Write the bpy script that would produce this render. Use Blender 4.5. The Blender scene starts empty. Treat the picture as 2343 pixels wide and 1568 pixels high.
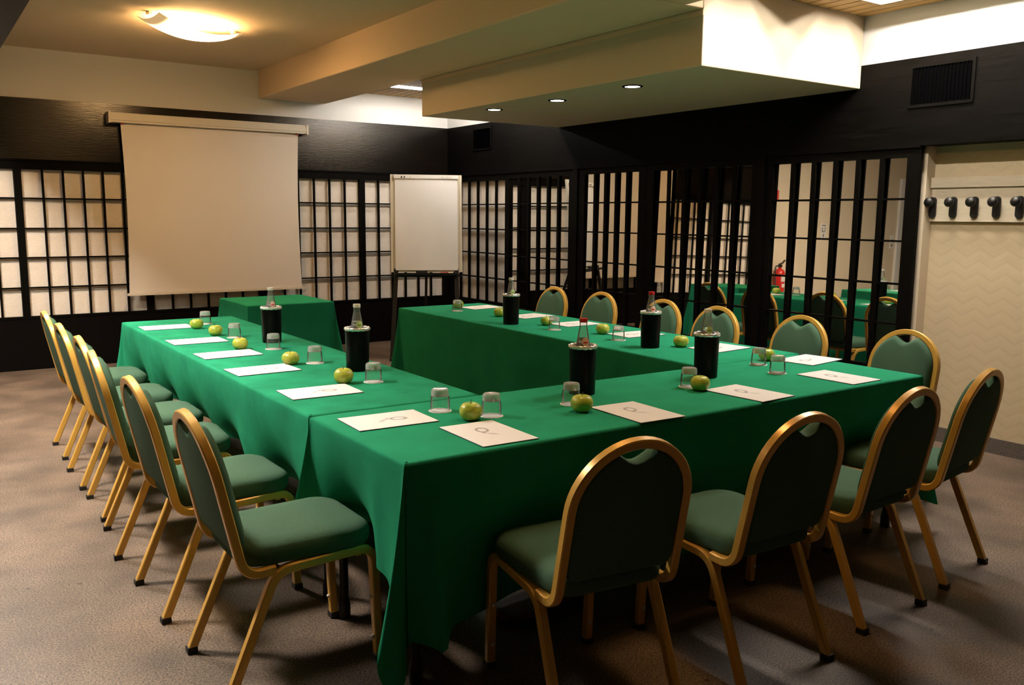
import bpy, math, random
from mathutils import Vector, Matrix
random.seed(7)
SC = bpy.context.scene
COL = SC.collection

# ---------------------------------------------------------------- camera
FPX, WPX, HPX = 2002.57, 2343.0, 1568.0
CAM = Vector((-1.15674, -2.22203, 1.47221))
YAW, PITCH, ROLL = math.radians(34.6806), math.radians(-8.21725), math.radians(0.45504)
fw = Vector((math.sin(YAW)*math.cos(PITCH), math.cos(YAW)*math.cos(PITCH), math.sin(PITCH)))
rt = Vector((math.cos(YAW), -math.sin(YAW), 0)); up = rt.cross(fw)
rt, up = rt*math.cos(ROLL)+up*math.sin(ROLL), -rt*math.sin(ROLL)+up*math.cos(ROLL)
cd = bpy.data.cameras.new('camera'); cam = bpy.data.objects.new('camera', cd); COL.objects.link(cam)
cam.matrix_world = Matrix(((rt.x, up.x, -fw.x, CAM.x), (rt.y, up.y, -fw.y, CAM.y), (rt.z, up.z, -fw.z, CAM.z), (0, 0, 0, 1)))
cd.sensor_fit = 'HORIZONTAL'; cd.sensor_width = 36.0; cd.lens = 36.0*FPX/WPX
cd.clip_start = 0.05; cd.clip_end = 60
SC.camera = cam

# ---------------------------------------------------------------- world, exposure
w = bpy.data.worlds.new('room_air'); SC.world = w; w.use_nodes = True
w.node_tree.nodes['Background'].inputs[0].default_value = (0.02, 0.018, 0.015, 1)
w.node_tree.nodes['Background'].inputs[1].default_value = 0.3
SC.view_settings.view_transform = 'Standard'; SC.view_settings.look = 'None'
SC.view_settings.gamma = 1.0; SC.view_settings.use_curve_mapping = False
SC.view_settings.exposure = 0.12
cy = SC.cycles
cy.use_denoising = True
cy.max_bounces = 10; cy.diffuse_bounces = 2; cy.glossy_bounces = 5; cy.transmission_bounces = 10
cy.transparent_max_bounces = 8; cy.sample_clamp_indirect = 6.0; cy.caustics_reflective = False; cy.caustics_refractive = False
# strengths of the lamps the room has (each is used by its lamp's builder below)
WARM = (1.0, 0.60, 0.26); NEUTRAL = (1.0, 0.90, 0.78); COOL = (1.0, 0.93, 0.86); HALOGEN = (1.0, 0.88, 0.72)
S_VISIBLE_LAMP, S_MAIN_LAMP, S_AISLE_LAMP = 74.0, 32.0, 330.0
S_TUBE_FRONT, S_TUBE_BACK, S_DOWN, P_DOWN = 255.0, 95.0, 25.0, (34.0, 24.0, 24.0)

# ---------------------------------------------------------------- materials
def nt(name):
    m = bpy.data.materials.new(name); m.use_nodes = True
    return m, m.node_tree.nodes, m.node_tree.links, m.node_tree.nodes['Principled BSDF']
def mat(name, col, rough=0.5, metal=0.0, var=0.0, scale=20.0, bump=0.0, bscale=200.0, stretch=None, coat=0.0, sheen=0.0, spec=None):
    m, N, L, b = nt(name)
    b.inputs['Base Color'].default_value = (*col, 1); b.inputs['Roughness'].default_value = rough
    b.inputs['Metallic'].default_value = metal
    b.inputs['Coat Weight'].default_value = coat; b.inputs['Coat Roughness'].default_value = 0.12
    b.inputs['Sheen Weight'].default_value = sheen
    if spec is not None: b.inputs['Specular IOR Level'].default_value = spec
    if var or bump:
        tc = N.new('ShaderNodeTexCoord'); src = tc.outputs['Object']
        if stretch:
            mp = N.new('ShaderNodeMapping'); mp.inputs['Scale'].default_value = stretch
            L.new(src, mp.inputs['Vector']); src = mp.outputs['Vector']
    if var:
        n = N.new('ShaderNodeTexNoise'); n.inputs['Scale'].default_value = scale; n.inputs['Detail'].default_value = 5
        L.new(src, n.inputs['Vector'])
        r = N.new('ShaderNodeValToRGB'); r.color_ramp.elements[0].position = 0.3; r.color_ramp.elements[1].position = 0.7
        r.color_ramp.elements[0].color = (*[c*(1-var) for c in col], 1); r.color_ramp.elements[1].color = (*[min(1, c*(1+var)) for c in col], 1)
        L.new(n.outputs['Fac'], r.inputs['Fac']); L.new(r.outputs['Color'], b.inputs['Base Color'])
    if bump:
        n2 = N.new('ShaderNodeTexNoise'); n2.inputs['Scale'].default_value = bscale; n2.inputs['Detail'].default_value = 3
        L.new(src, n2.inputs['Vector'])
        bp = N.new('ShaderNodeBump'); bp.inputs['Strength'].default_value = bump; bp.inputs['Distance'].default_value = 0.002
        L.new(n2.outputs['Fac'], bp.inputs['Height']); L.new(bp.outputs['Normal'], b.inputs['Normal'])
    return m
def emat(name, col, strength):
    m, N, L, b = nt(name)
    b.inputs['Base Color'].default_value = (0.8, 0.8, 0.8, 1)
    b.inputs['Emission Color'].default_value = (*col, 1); b.inputs['Emission Strength'].default_value = strength
    return m
M = {}
M['plaster'] = mat('cream_plaster', (0.76, 0.635, 0.45), 0.85, bump=0.15, bscale=60)
M['beam'] = mat('warm_cream_beam_paint', (0.90, 0.69, 0.45), 0.85, bump=0.12, bscale=50)
M['ceiling'] = mat('cream_ceiling_paint', (0.82, 0.66, 0.45), 0.85, bump=0.12, bscale=50)
M['white'] = mat('white_wall_paint', (0.82, 0.80, 0.75), 0.8, bump=0.1, bscale=60)
M['rearwall'] = mat('brown_panelling', (0.035, 0.024, 0.016), 0.5, var=0.3, scale=4, stretch=(6, 6, 0.6))
M['band'] = mat('black_brown_lacquered_wood', (0.005, 0.0032, 0.0023), 0.20, var=0.5, scale=5, stretch=(1, 1, 14), bump=0.3, bscale=14, spec=0.45)
M['band_right'] = mat('black_wooden_band', (0.003, 0.0026, 0.0023), 0.40, var=0.4, scale=5, stretch=(1, 1, 14), bump=0.1, bscale=26, spec=0.03)
M['black'] = mat('black_lacquer', (0.003, 0.0026, 0.0023), 0.5, spec=0.03)
M['kick'] = mat('black_painted_board', (0.004, 0.0033, 0.003), 0.5, bump=0.1, bscale=40, spec=0.03)
M['paper'] = mat('shoji_paper', (0.80, 0.71, 0.60), 0.9, var=0.05, scale=30)
M['fabric'] = mat('chair_green_fabric', (0.064, 0.128, 0.082), 0.92, var=0.10, scale=260, bump=0.25, bscale=700, spec=0.12)
M['gold'] = mat('gold_lacquered_steel', (0.76, 0.435, 0.085), 0.34, metal=0.20, coat=0.25)
M['rubber'] = mat('black_rubber', (0.012, 0.011, 0.01), 0.6)
M['stud'] = mat('white_plastic_stud', (0.85, 0.82, 0.75), 0.35)
M['cloth'] = mat('green_table_felt', (0.018, 0.250, 0.126), 0.95, var=0.08, scale=7, bump=0.2, bscale=500, spec=0.05)
M['cloth_worn'] = mat('green_velvet_mottled', (0.018, 0.245, 0.124), 0.95, var=0.20, scale=5.5, bump=0.25, bscale=420, spec=0.05)
M['tabletop'] = mat('table_board', (0.30, 0.19, 0.10), 0.6, var=0.2, scale=6, stretch=(1, 8, 1))
M['blackmetal'] = mat('black_steel', (0.012, 0.012, 0.013), 0.4, metal=0.3)
M['pad_back'] = mat('dark_blue_card', (0.012, 0.022, 0.06), 0.6)
M['coaster'] = mat('white_paper_coaster', (0.86, 0.83, 0.79), 0.9, bump=0.2, bscale=300)
M['cooler'] = mat('black_gloss_plastic', (0.003, 0.0027, 0.0027), 0.28, spec=0.10)
M['chrome'] = mat('polished_silver', (0.95, 0.93, 0.89), 0.18, metal=0.55)
M['mirror'] = mat('mirror_glass', (0.86, 0.85, 0.80), 0.015, metal=1.0)
M['screen'] = mat('matt_white_screen_cloth', (0.78, 0.70, 0.60), 0.9, bump=0.05, bscale=40)
M['casing'] = mat('cream_enamel_casing', (0.72, 0.65, 0.52), 0.4)
M['dark_trim'] = mat('dark_stained_wood', (0.008, 0.0045, 0.0035), 0.45, var=0.4, scale=5, stretch=(8, 0.6, 8), spec=0.06)
M['plank'] = mat('pine_ceiling_plank', (0.60, 0.36, 0.115), 0.5, var=0.25, scale=5, stretch=(10, 0.7, 10))
M['fixture'] = mat('cream_fixture_steel', (0.62, 0.55, 0.42), 0.4)
M['dark_tray'] = mat('brown_fixture_tray', (0.012, 0.009, 0.006), 0.6, spec=0.1)
M['vent'] = mat('black_vent_metal', (0.0009, 0.0009, 0.001), 0.7, spec=0.0)
M['rack'] = mat('cream_rack_board', (0.72, 0.62, 0.45), 0.45, var=0.06, scale=8, stretch=(1, 1, 12))
M['peg'] = mat('black_peg_plastic', (0.005, 0.005, 0.006), 0.4)
M['flipboard'] = mat('cream_board_enamel', (0.76, 0.69, 0.56), 0.35)
M['flippaper'] = mat('flipchart_paper', (0.92, 0.90, 0.89), 0.85, var=0.05, scale=1.6, bump=0.3, bscale=5)
M['red'] = mat('red_plastic', (0.55, 0.02, 0.02), 0.35)
M['extred'] = mat('red_enamel', (0.45, 0.015, 0.012), 0.25)
M['label_white'] = mat('white_label', (0.85, 0.82, 0.78), 0.6)
M['label_green'] = mat('pale_green_label', (0.55, 0.72, 0.30), 0.6)
M['label_pink'] = mat('pale_salmon_label', (0.85, 0.62, 0.48), 0.6)
M['ink_red'] = mat('red_label_ink', (0.60, 0.03, 0.02), 0.6)
M['ink_green'] = mat('green_label_ink', (0.16, 0.40, 0.07), 0.6)
M['ink_dark'] = mat('dark_olive_ink', (0.10, 0.09, 0.05), 0.7)
M['cap_white'] = mat('white_bottle_cap', (0.82, 0.78, 0.68), 0.4)
M['stem'] = mat('apple_stem', (0.05, 0.03, 0.012), 0.8)
M['board_wood'] = mat('reddish_brown_board', (0.16, 0.075, 0.045), 0.6, var=0.2, scale=5, stretch=(1, 8, 1))
M['grout'] = mat('dark_ceiling_void', (0.02, 0.013, 0.008), 0.9)

def glass(name, col=(1, 1, 1), rough=0.0, ior=1.45, trans=1.0):
    m, N, L, b = nt(name)
    b.inputs['Base Color'].default_value = (*col, 1); b.inputs['Roughness'].default_value = rough
    b.inputs['Transmission Weight'].default_value = trans; b.inputs['IOR'].default_value = ior
    return m
def thin_glass(name, col, refl, haze):
    m, N, L, b = nt(name); N.remove(b); out = N['Material Output']
    tr = N.new('ShaderNodeBsdfTransparent'); tr.inputs['Color'].default_value = (*col, 1)
    gl = N.new('ShaderNodeBsdfGlossy'); gl.inputs['Roughness'].default_value = 0.03
    fr = N.new('ShaderNodeFresnel'); fr.inputs['IOR'].default_value = refl
    df = N.new('ShaderNodeBsdfDiffuse'); df.inputs['Color'].default_value = (0.9, 0.9, 0.86, 1)
    m0 = N.new('ShaderNodeMixShader'); m0.inputs[0].default_value = haze; L.new(tr.outputs[0], m0.inputs[1]); L.new(df.outputs[0], m0.inputs[2])
    mx = N.new('ShaderNodeMixShader'); L.new(fr.outputs[0], mx.inputs[0]); L.new(m0.outputs[0], mx.inputs[1]); L.new(gl.outputs[0], mx.inputs[2]); L.new(mx.outputs[0], out.inputs['Surface'])
    return m
M['thin_glass'] = thin_glass('thin_clear_glass_wall', (0.98, 0.99, 0.98), 1.22, 0.07)
M['thin_bottle'] = thin_glass('thin_bottle_glass', (0.95, 0.97, 0.95), 1.30, 0.16)
M['glass'] = glass('clear_tumbler_glass', (0.98, 0.97, 0.94), 0.05, 1.48, 0.62)
M['bottle'] = glass('clear_bottle_glass', (0.90, 0.94, 0.90))
M['water'] = glass('water', (0.88, 0.93, 0.90), 0.0, 1.33, 0.86)

def apple_mat():
    m, N, L, b = nt('green_apple_skin')
    tc = N.new('ShaderNodeTexCoord'); n = N.new('ShaderNodeTexNoise'); n.inputs['Scale'].default_value = 22; n.inputs['Detail'].default_value = 3
    oi = N.new('ShaderNodeObjectInfo'); ad = N.new('ShaderNodeVectorMath'); ad.operation = 'ADD'
    L.new(tc.outputs['Object'], ad.inputs[0]); L.new(oi.outputs['Random'], ad.inputs[1]); L.new(ad.outputs[0], n.inputs['Vector'])
    r = N.new('ShaderNodeValToRGB'); r.color_ramp.elements[0].position = 0.32; r.color_ramp.elements[1].position = 0.72
    r.color_ramp.elements[0].color = (0.30, 0.42, 0.035, 1); r.color_ramp.elements[1].color = (0.62, 0.60, 0.09, 1)
    L.new(n.outputs['Fac'], r.inputs['Fac']); L.new(r.outputs['Color'], b.inputs['Base Color'])
    b.inputs['Roughness'].default_value = 0.33; b.inputs['Subsurface Weight'].default_value = 0.0
    return m
M['apple'] = apple_mat()

def floor_mat():
    m, N, L, b = nt('speckled_terrazzo_floor')
    tc = N.new('ShaderNodeTexCoord'); O = tc.outputs['Object']
    def noise(s, d=4):
        n = N.new('ShaderNodeTexNoise'); n.inputs['Scale'].default_value = s; n.inputs['Detail'].default_value = d; L.new(O, n.inputs['Vector']); return n.outputs['Fac']
    def ramp(f, p0, p1, c0, c1):
        r = N.new('ShaderNodeValToRGB'); r.color_ramp.elements[0].position = p0; r.color_ramp.elements[1].position = p1
        r.color_ramp.elements[0].color = (*c0, 1); r.color_ramp.elements[1].color = (*c1, 1); L.new(f, r.inputs['Fac']); return r.outputs['Color']
    def mix(t, f, a, bb):
        x = N.new('ShaderNodeMix'); x.data_type = 'RGBA'; x.blend_type = t
        x.inputs[0].default_value = f; L.new(a, x.inputs[6]); L.new(bb, x.inputs[7]); return x.outputs[2]
    speck = ramp(noise(150, 3), 0.34, 0.66, (0.052, 0.041, 0.033), (0.32, 0.258, 0.206))
    blotch = ramp(noise(3.2, 6), 0.32, 0.68, (0.52, 0.49, 0.48), (1.08, 1.0, 0.94))
    stain = ramp(noise(1.1, 5), 0.40, 0.62, (0.80, 0.76, 0.72), (1.05, 1.0, 0.96))
    vor = N.new('ShaderNodeTexVoronoi'); vor.inputs['Scale'].default_value = 5; L.new(O, vor.inputs['Vector'])
    spots = ramp(vor.outputs['Distance'], 0.035, 0.06, (0.30, 0.28, 0.26), (1, 1, 1))
    c = mix('MULTIPLY', 1.0, mix('MULTIPLY', 1.0, mix('MULTIPLY', 1.0, speck, blotch), stain), spots)
    L.new(c, b.inputs['Base Color'])
    b.inputs['Roughness'].default_value = 0.5; b.inputs['Specular IOR Level'].default_value = 0.35
    return m
M['floor'] = floor_mat()
M['granite'] = mat('grey_granite_skirting', (0.12, 0.10, 0.088), 0.5, var=0.5, scale=240)

def wallpaper_mat():
    m, N, L, b = nt('beige_herringbone_wallpaper')
    tc = N.new('ShaderNodeTexCoord'); s = N.new('ShaderNodeSeparateXYZ'); L.new(tc.outputs['Object'], s.inputs[0])
    def op(o, a, c=None):
        x = N.new('ShaderNodeMath'); x.operation = o
        for i, v in enumerate((a, c)):
            if v is None: continue
            if isinstance(v, (int, float)): x.inputs[i].default_value = v
            else: L.new(v, x.inputs[i])
        return x.outputs[0]
    zig = op('PINGPONG', s.outputs['Y'], 0.085)
    hz = op('ADD', s.outputs['Z'], op('MULTIPLY', zig, 0.62))
    n = N.new('ShaderNodeTexNoise'); n.inputs['Scale'].default_value = 12; L.new(tc.outputs['Object'], n.inputs['Vector'])
    line = op('PINGPONG', hz, 0.038)
    line = op('MULTIPLY', op('DIVIDE', line, 0.038), op('ADD', n.outputs['Fac'], 0.3))
    r = N.new('ShaderNodeValToRGB'); r.color_ramp.elements[0].position = 0.02; r.color_ramp.elements[1].position = 0.30
    r.color_ramp.elements[0].color = (0.58, 0.462, 0.288, 1); r.color_ramp.elements[1].color = (0.62, 0.50, 0.315, 1)
    L.new(line, r.inputs['Fac']); L.new(r.outputs['Color'], b.inputs['Base Color'])
    bp = N.new('ShaderNodeBump'); bp.inputs['Strength'].default_value = 0.18; bp.inputs['Distance'].default_value = 0.003
    L.new(line, bp.inputs['Height']); L.new(bp.outputs['Normal'], b.inputs['Normal'])
    b.inputs['Roughness'].default_value = 0.85
    return m
M['wallpaper'] = wallpaper_mat()

def sheet_mat():
    # white sheet with a faint grey printed drawing: a slanting stroke, a dark dot and an open oval
    m, N, L, b = nt('white_sheet_with_faint_print')
    tc = N.new('ShaderNodeTexCoord')
    def blob(loc, rot, sc, ring=False):
        mp = N.new('ShaderNodeMapping'); mp.vector_type = 'TEXTURE'
        mp.inputs['Location'].default_value = loc; mp.inputs['Rotation'].default_value = (0, 0, rot); mp.inputs['Scale'].default_value = sc
        L.new(tc.outputs['Object'], mp.inputs['Vector'])
        ln = N.new('ShaderNodeVectorMath'); ln.operation = 'LENGTH'; L.new(mp.outputs['Vector'], ln.inputs[0])
        v = ln.outputs['Value']
        if ring:
            a = N.new('ShaderNodeMath'); a.operation = 'SUBTRACT'; L.new(v, a.inputs[0]); a.inputs[1].default_value = 0.85
            c = N.new('ShaderNodeMath'); c.operation = 'ABSOLUTE'; L.new(a.outputs[0], c.inputs[0]); v = c.outputs[0]
        mr = N.new('ShaderNodeMapRange'); mr.interpolation_type = 'SMOOTHSTEP'
        mr.inputs['From Min'].default_value = 0.0; mr.inputs['From Max'].default_value = 0.38 if ring else 1.1
        mr.inputs['To Min'].default_value = 1; mr.inputs['To Max'].default_value = 0
        L.new(v, mr.inputs['Value']); return mr.outputs['Result']
    parts = [(blob((-0.022, -0.006, 0), math.radians(38), (0.036, 0.0085, 1)), 0.55), (blob((0.002, 0.013, 0), math.radians(40), (0.013, 0.008, 1)), 0.85),
             (blob((0.040, 0.000, 0), math.radians(-12), (0.032, 0.022, 1), True), 0.62), (blob((0.064, -0.004, 0), 0, (0.014, 0.008, 1)), 0.55)]
    prev = None
    for f, k in parts:
        x = N.new('ShaderNodeMath'); x.operation = 'MULTIPLY'; L.new(f, x.inputs[0]); x.inputs[1].default_value = k
        if prev is None: prev = x.outputs[0]
        else:
            a = N.new('ShaderNodeMath'); a.operation = 'MAXIMUM'; L.new(prev, a.inputs[0]); L.new(x.outputs[0], a.inputs[1]); prev = a.outputs[0]
    mx = N.new('ShaderNodeMix'); mx.data_type = 'RGBA'; L.new(prev, mx.inputs[0])
    mx.inputs[6].default_value = (0.80, 0.77, 0.74, 1); mx.inputs[7].default_value = (0.07, 0.05, 0.05, 1)
    L.new(mx.outputs[2], b.inputs['Base Color']); b.inputs['Roughness'].default_value = 0.8
    return m
M['sheet'] = sheet_mat()

# ---------------------------------------------------------------- mesh helpers
class MB:
    def __init__(s): s.v = []; s.f = []
    def add(s, vs, fs):
        o = len(s.v); s.v += [tuple(p) for p in vs]; s.f += [tuple(i+o for i in f) for f in fs]; return s
    def box(s, x0, x1, y0, y1, z0, z1):
        return s.add([(x0,y0,z0),(x1,y0,z0),(x1,y1,z0),(x0,y1,z0),(x0,y0,z1),(x1,y0,z1),(x1,y1,z1),(x0,y1,z1)],
                     [(0,3,2,1),(4,5,6,7),(0,1,5,4),(1,2,6,5),(2,3,7,6),(3,0,4,7)])
    def loft(s, rings, cap0=True, cap1=True, closed=True):
        n = len(rings[0]); vs = [p for r in rings for p in r]; fs = []
        for k in range(len(rings)-1):
            for i in range(n if closed else n-1):
                j = (i+1) % n; fs.append((k*n+i, k*n+j, (k+1)*n+j, (k+1)*n+i))
        if cap0: fs.append(tuple(reversed(range(n))))
        if cap1: fs.append(tuple((len(rings)-1)*n+i for i in range(n)))
        return s.add(vs, fs)
    def lathe(s, prof, n=24, c=(0,0,0), cap0=False, cap1=False):
        return s.loft([[(c[0]+r*math.cos(2*math.pi*i/n), c[1]+r*math.sin(2*math.pi*i/n), c[2]+z) for i in range(n)] for r, z in prof], cap0, cap1)
    def sweep(s, path, sec, side0, cap=True):
        path = [Vector(p) for p in path]; n = len(path); rings = []; side = Vector(side0).normalized()
        for k in range(n):
            t = (path[min(k+1, n-1)]-path[max(k-1, 0)]).normalized()
            side = (side - t*side.dot(t)).normalized(); nor = t.cross(side)
            rings.append([path[k]+side*a+nor*b for a, b in sec])
        return s.loft(rings, cap, cap)
    def build(s, name, m, parent=None, smooth=False, angle=None):
        me = bpy.data.meshes.new(name); me.from_pydata(s.v, [], s.f); me.update()
        me.materials.append(m if not isinstance(m, str) else M[m])
        if smooth:
            me.polygons.foreach_set('use_smooth', [True]*len(me.polygons))
            if angle: me.set_sharp_from_angle(angle=math.radians(angle))
        o = bpy.data.objects.new(name, me); COL.objects.link(o)
        if parent: o.parent = parent
        return o
def box(name, m, *a, parent=None): return MB().box(*a).build(name, m, parent)
def sq(h, c=0.25):      # square tube section with chamfered corners
    k = h*(1-c); return [(h,-k),(h,k),(k,h),(-k,h),(-h,k),(-h,-k),(-k,-h),(k,-h)]
def circ(r, n=10): return [(r*math.cos(2*math.pi*i/n), r*math.sin(2*math.pi*i/n)) for i in range(n)]
def fillet(pts, rad, n=6):
    pts = [Vector(p) for p in pts]; out = [pts[0]]
    for i in range(1, len(pts)-1):
        a, b, c = pts[i-1], pts[i], pts[i+1]; u = (a-b).normalized(); v = (c-b).normalized()
        r = rad[i-1] if isinstance(rad, (list, tuple)) else rad
        for k in range(n+1):
            t = k/n; p0 = b+u*r; p2 = b+v*r
            out.append(p0*(1-t)**2 + b*2*t*(1-t) + p2*t*t)
    out.append(pts[-1]); return out
def tag(o, label=None, cat=None, group=None, kind=None):
    if label: o['label'] = label
    if cat: o['category'] = cat
    if group: o['group'] = group
    if kind: o['kind'] = kind
    return o
def thing(name, label, cat, loc=(0,0,0), rz=0.0, group=None):
    o = bpy.data.objects.new(name, None); o.empty_display_size = 0.05; COL.objects.link(o)
    o.location = loc; o.rotation_euler = (0, 0, rz)
    return tag(o, label, cat, group)
def copy_tree(o, parent=None):
    c = o.copy(); COL.objects.link(c); c.parent = parent
    for ch in list(o.children): copy_tree(ch, c)
    return c
def struct(o, label=None): tag(o, label, None, None, 'structure'); return o

# ---------------------------------------------------------------- room shell
XR, YB, XW = 4.295, 7.045, 4.456
XL, YF = -6.5, -4.2
ZB0, ZB1 = 1.945, 2.503
ZC, ZBEAM, ZSLAT, ZSOF = 2.949, 2.670, 2.822, 2.350
struct(box('floor', 'floor', XL, XW+0.15, YF, YB+0.2, -0.1, 0.0), 'speckled grey brown terrazzo floor with scuffs and stains')
struct(box('ceiling', 'ceiling', XL, 2.006, YF, YB+0.2, ZC, ZC+0.12), 'cream painted flat ceiling')
def bevel(o, w):
    m = o.modifiers.new('bevel', 'BEVEL'); m.width = w; m.segments = 2; m.limit_method = 'ANGLE'; return o
bevel(struct(MB().box(2.006, 2.75, 1.502, YB, ZBEAM, ZC+0.12).box(2.006, 2.614, YF, 1.502, ZBEAM, ZC+0.12).build('ceiling_beam', 'beam'), 'cream plastered beam running along the ceiling'), 0.012)
bevel(struct(MB().box(2.749, XR, 1.502, 4.87, ZSOF, ZC+0.1).build('ceiling_soffit', 'plaster'), 'cream boxed soffit hanging below the beam with round downlights'), 0.006)
# light moulding along the foot of the beam and the top of the soffit
struct(box('trim_1', 'beam', 2.745, 2.7495, 1.502, 4.87, 2.634, 2.664), 'slim cream moulding between beam and soffit')
struct(MB().box(-1.35, XR+0.2, YB+0.005, YB+0.2, ZB1, ZC).box(-1.35, XR+0.2, YB+0.075, YB+0.2, 0, ZB1).build('wall_back', 'white'), 'white back wall above the black band')
struct(box('wall_back_aisle', 'plaster', XL, -1.35, YB+0.005, YB+0.2, 0, ZC), 'plain beige back wall of the side aisle')
struct(box('wall_left', 'rearwall', XL-0.12, XL, YF, YB+0.2, 0, ZC), 'dark brown wall far to the left')  # unseen wall, darkened so it bounces less light into the room
struct(box('wall_front', 'rearwall', XL, XW+0.15, YF-0.12, YF, 0, ZC+0.1), 'brown panelled wall behind the camera')
struct(box('wall_right', 'wallpaper', XW, XW+0.15, YF, YB+0.2, 0, 2.2), 'beige wall with herringbone wallpaper')
struct(box('wall_right_pier', 'plaster', 4.362, XW, 1.018, YB, 0, ZB0), 'plaster pier behind the mirror doors')
struct(box('wall_right_upper', 'white', XR, XR+0.15, YF, YB+0.2, ZB1, ZC), 'white wall strip above the black band on the right')
struct(box('baseboard_right', 'granite', XW-0.012, XW, YF, 1.018, 0, 0.098), 'grey granite skirting board')
def band(name, m, boxes, label):
    b = MB()
    for a in boxes: b.box(*a)
    return struct(b.build(name, m), label)
band('trim_2', 'band', [(-1.35, XR, YB-0.004, YB+0.08, ZB0+0.012, ZB1)], 'glossy black brown wooden band along the back wall')
band('trim_3', 'band_right', [(XR-0.004, XW, YF, YB, ZB0, ZB1)], 'black wooden band along the right wall')
band('trim_4', 'black', [(-1.35, XR, YB-0.012, YB+0.06, ZB0-0.005, ZB0+0.012), (XR-0.014, XR+0.05, 1.03, YB, ZB0-0.012, ZB0+0.004)], 'thin black ledge under the wooden band')
band('trim_5', 'kick', [(-1.35, XR, YB+0.002, YB+0.07, 0, 0.478), (XR+0.004, 4.362, 1.03, YB, 0, 0.462)], 'black kick boards below the lattice panels')
# dark wooden fascia crossing the ceiling at the left
struct(MB().box(-0.74, -0.62, YF, YB, 2.40, ZC).box(-0.622, -0.608, YF, YB, 2.445, ZC).build('trim_6', 'dark_trim'), 'dark stained wooden fascia beam across the upper left corner')

# slatted wooden ceilings
def slats(name, x0, x1, y0, y1, holes, label):
    base = MB().box(x0, x1, y0, y1, ZC-0.012, ZC).build(name, 'grout'); struct(base, label)
    n = int((x1-x0)/0.1); wd = (x1-x0)/n
    for i in range(n):
        a, b = x0+i*wd+0.006, x0+(i+1)*wd-0.006
        segs = [(a, b, y0, y1)]
        for hx0, hx1, hy0, hy1 in holes:
            new = []
            for (p, q, u, v) in segs:
                if q <= hx0 or p >= hx1 or v <= hy0 or u >= hy1: new.append((p, q, u, v)); continue
                if u < hy0: new.append((p, q, u, hy0))
                if v > hy1: new.append((p, q, hy1, v))
                if p < hx0: new.append((p, hx0, max(u, hy0), min(v, hy1)))
                if q > hx1: new.append((hx1, q, max(u, hy0), min(v, hy1)))
            segs = new
        for (p, q, u, v) in segs:
            if q-p > 0.006 and v-u > 0.006: box('plank', 'plank', p, q, u, v, ZSLAT, ZSLAT+0.016, parent=base)
    return base
slats('ceiling_slats', 2.616, XR, YF, 1.50, [(3.83, 4.07, 0.32, 1.24), (2.88, 3.12, 0.32, 1.24)], 'slatted pine ceiling in front of the soffit')
slats('ceiling_slats', 2.752, XR, 4.872, YB, [(2.98, 4.18, 5.78, 6.48), (3.26, 4.18, 5.10, 5.34)], 'slatted pine ceiling behind the soffit')
struct(MB().box(2.614, XR, YF, 1.502, ZC, ZC+0.1).box(2.75, XR, 4.87, YB, ZC, ZC+0.1).build('ceiling_void', 'grout'), 'dark void above the slats')

# ---------------------------------------------------------------- shoji panels
ZROW = [0.505, 0.773, 1.053, 1.324, 1.601, 1.865]
def shoji(label, length, c0, c1, ncol, loc, rz, group):
    """lattice panel in local x (along the wall) and z; local +y goes into the wall; cells run from c0 to c1"""
    t = thing('shoji_panel', label, 'shoji panel', loc, rz, group)
    zt = ZB0-0.006; fr = (0.0, 0.052)
    box('stile', 'black', 0, c0, *fr, 0.48, zt, parent=t); box('stile', 'black', c1, length, *fr, 0.48, zt, parent=t)
    box('top_rail', 'black', c0, c1, *fr, ZROW[-1], zt, parent=t); box('bottom_rail', 'black', c0, c1, -0.002, 0.052, 0.48, ZROW[0], parent=t)
    pw = (c1-c0)/ncol; me = None
    for i in range(1, ncol):
        if me is None:
            o = box('vertical_bar', 'black', -0.009, 0.009, 0.0, 0.030, ZROW[0], ZROW[-1], parent=t); me = o.data
        else:
            o = bpy.data.objects.new('vertical_bar', me); COL.objects.link(o); o.parent = t
        o.location.x = c0+i*pw
    me = None
    for z in ZROW[1:-1]:
        if me is None:
            o = box('horizontal_bar', 'black', c0, c1, 0.004, 0.034, -0.007, 0.007, parent=t); me = o.data
        else:
            o = bpy.data.objects.new('horizontal_bar', me); COL.objects.link(o); o.parent = t
        o.location.z = z
    me = None
    for r in range(5):
        for i in range(ncol):
            if me is None:
                o = MB().box(0, pw, 0.054, 0.058, 0, 1).build('paper_pane', 'paper', t); me = o.data
            else:
                o = bpy.data.objects.new('paper_pane', me); COL.objects.link(o); o.parent = t
            o.location = (c0+i*pw, 0, ZROW[r]); o.scale.z = ZROW[r+1]-ZROW[r]
    return t
gs = 'shoji panels along the walls'
for a, c0, c1, b, lb in [(-1.35, -1.30, -0.29, -0.26, 'shoji panel mostly cut off by the left picture edge'),
                         (-0.26, -0.228, 0.810, 0.843, 'shoji panel left of the projection screen'),
                         (0.843, 0.877, 1.953, 1.989, 'shoji panel behind the left half of the projection screen'),
                         (1.989, 2.055, 3.142, 3.176, 'shoji panel right of the projection screen'),
                         (3.176, 3.205, 4.238, XR, 'shoji panel behind the flipchart')]:
    shoji(lb, b-a, c0-a, c1-a, 6, (a, YB, 0), 0, gs)
shoji('shoji panel on the right wall between flipchart and mirror doors', YB-5.745, YB-6.955, YB-5.815, 6, (XR, YB, 0), -math.pi/2, gs)

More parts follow.
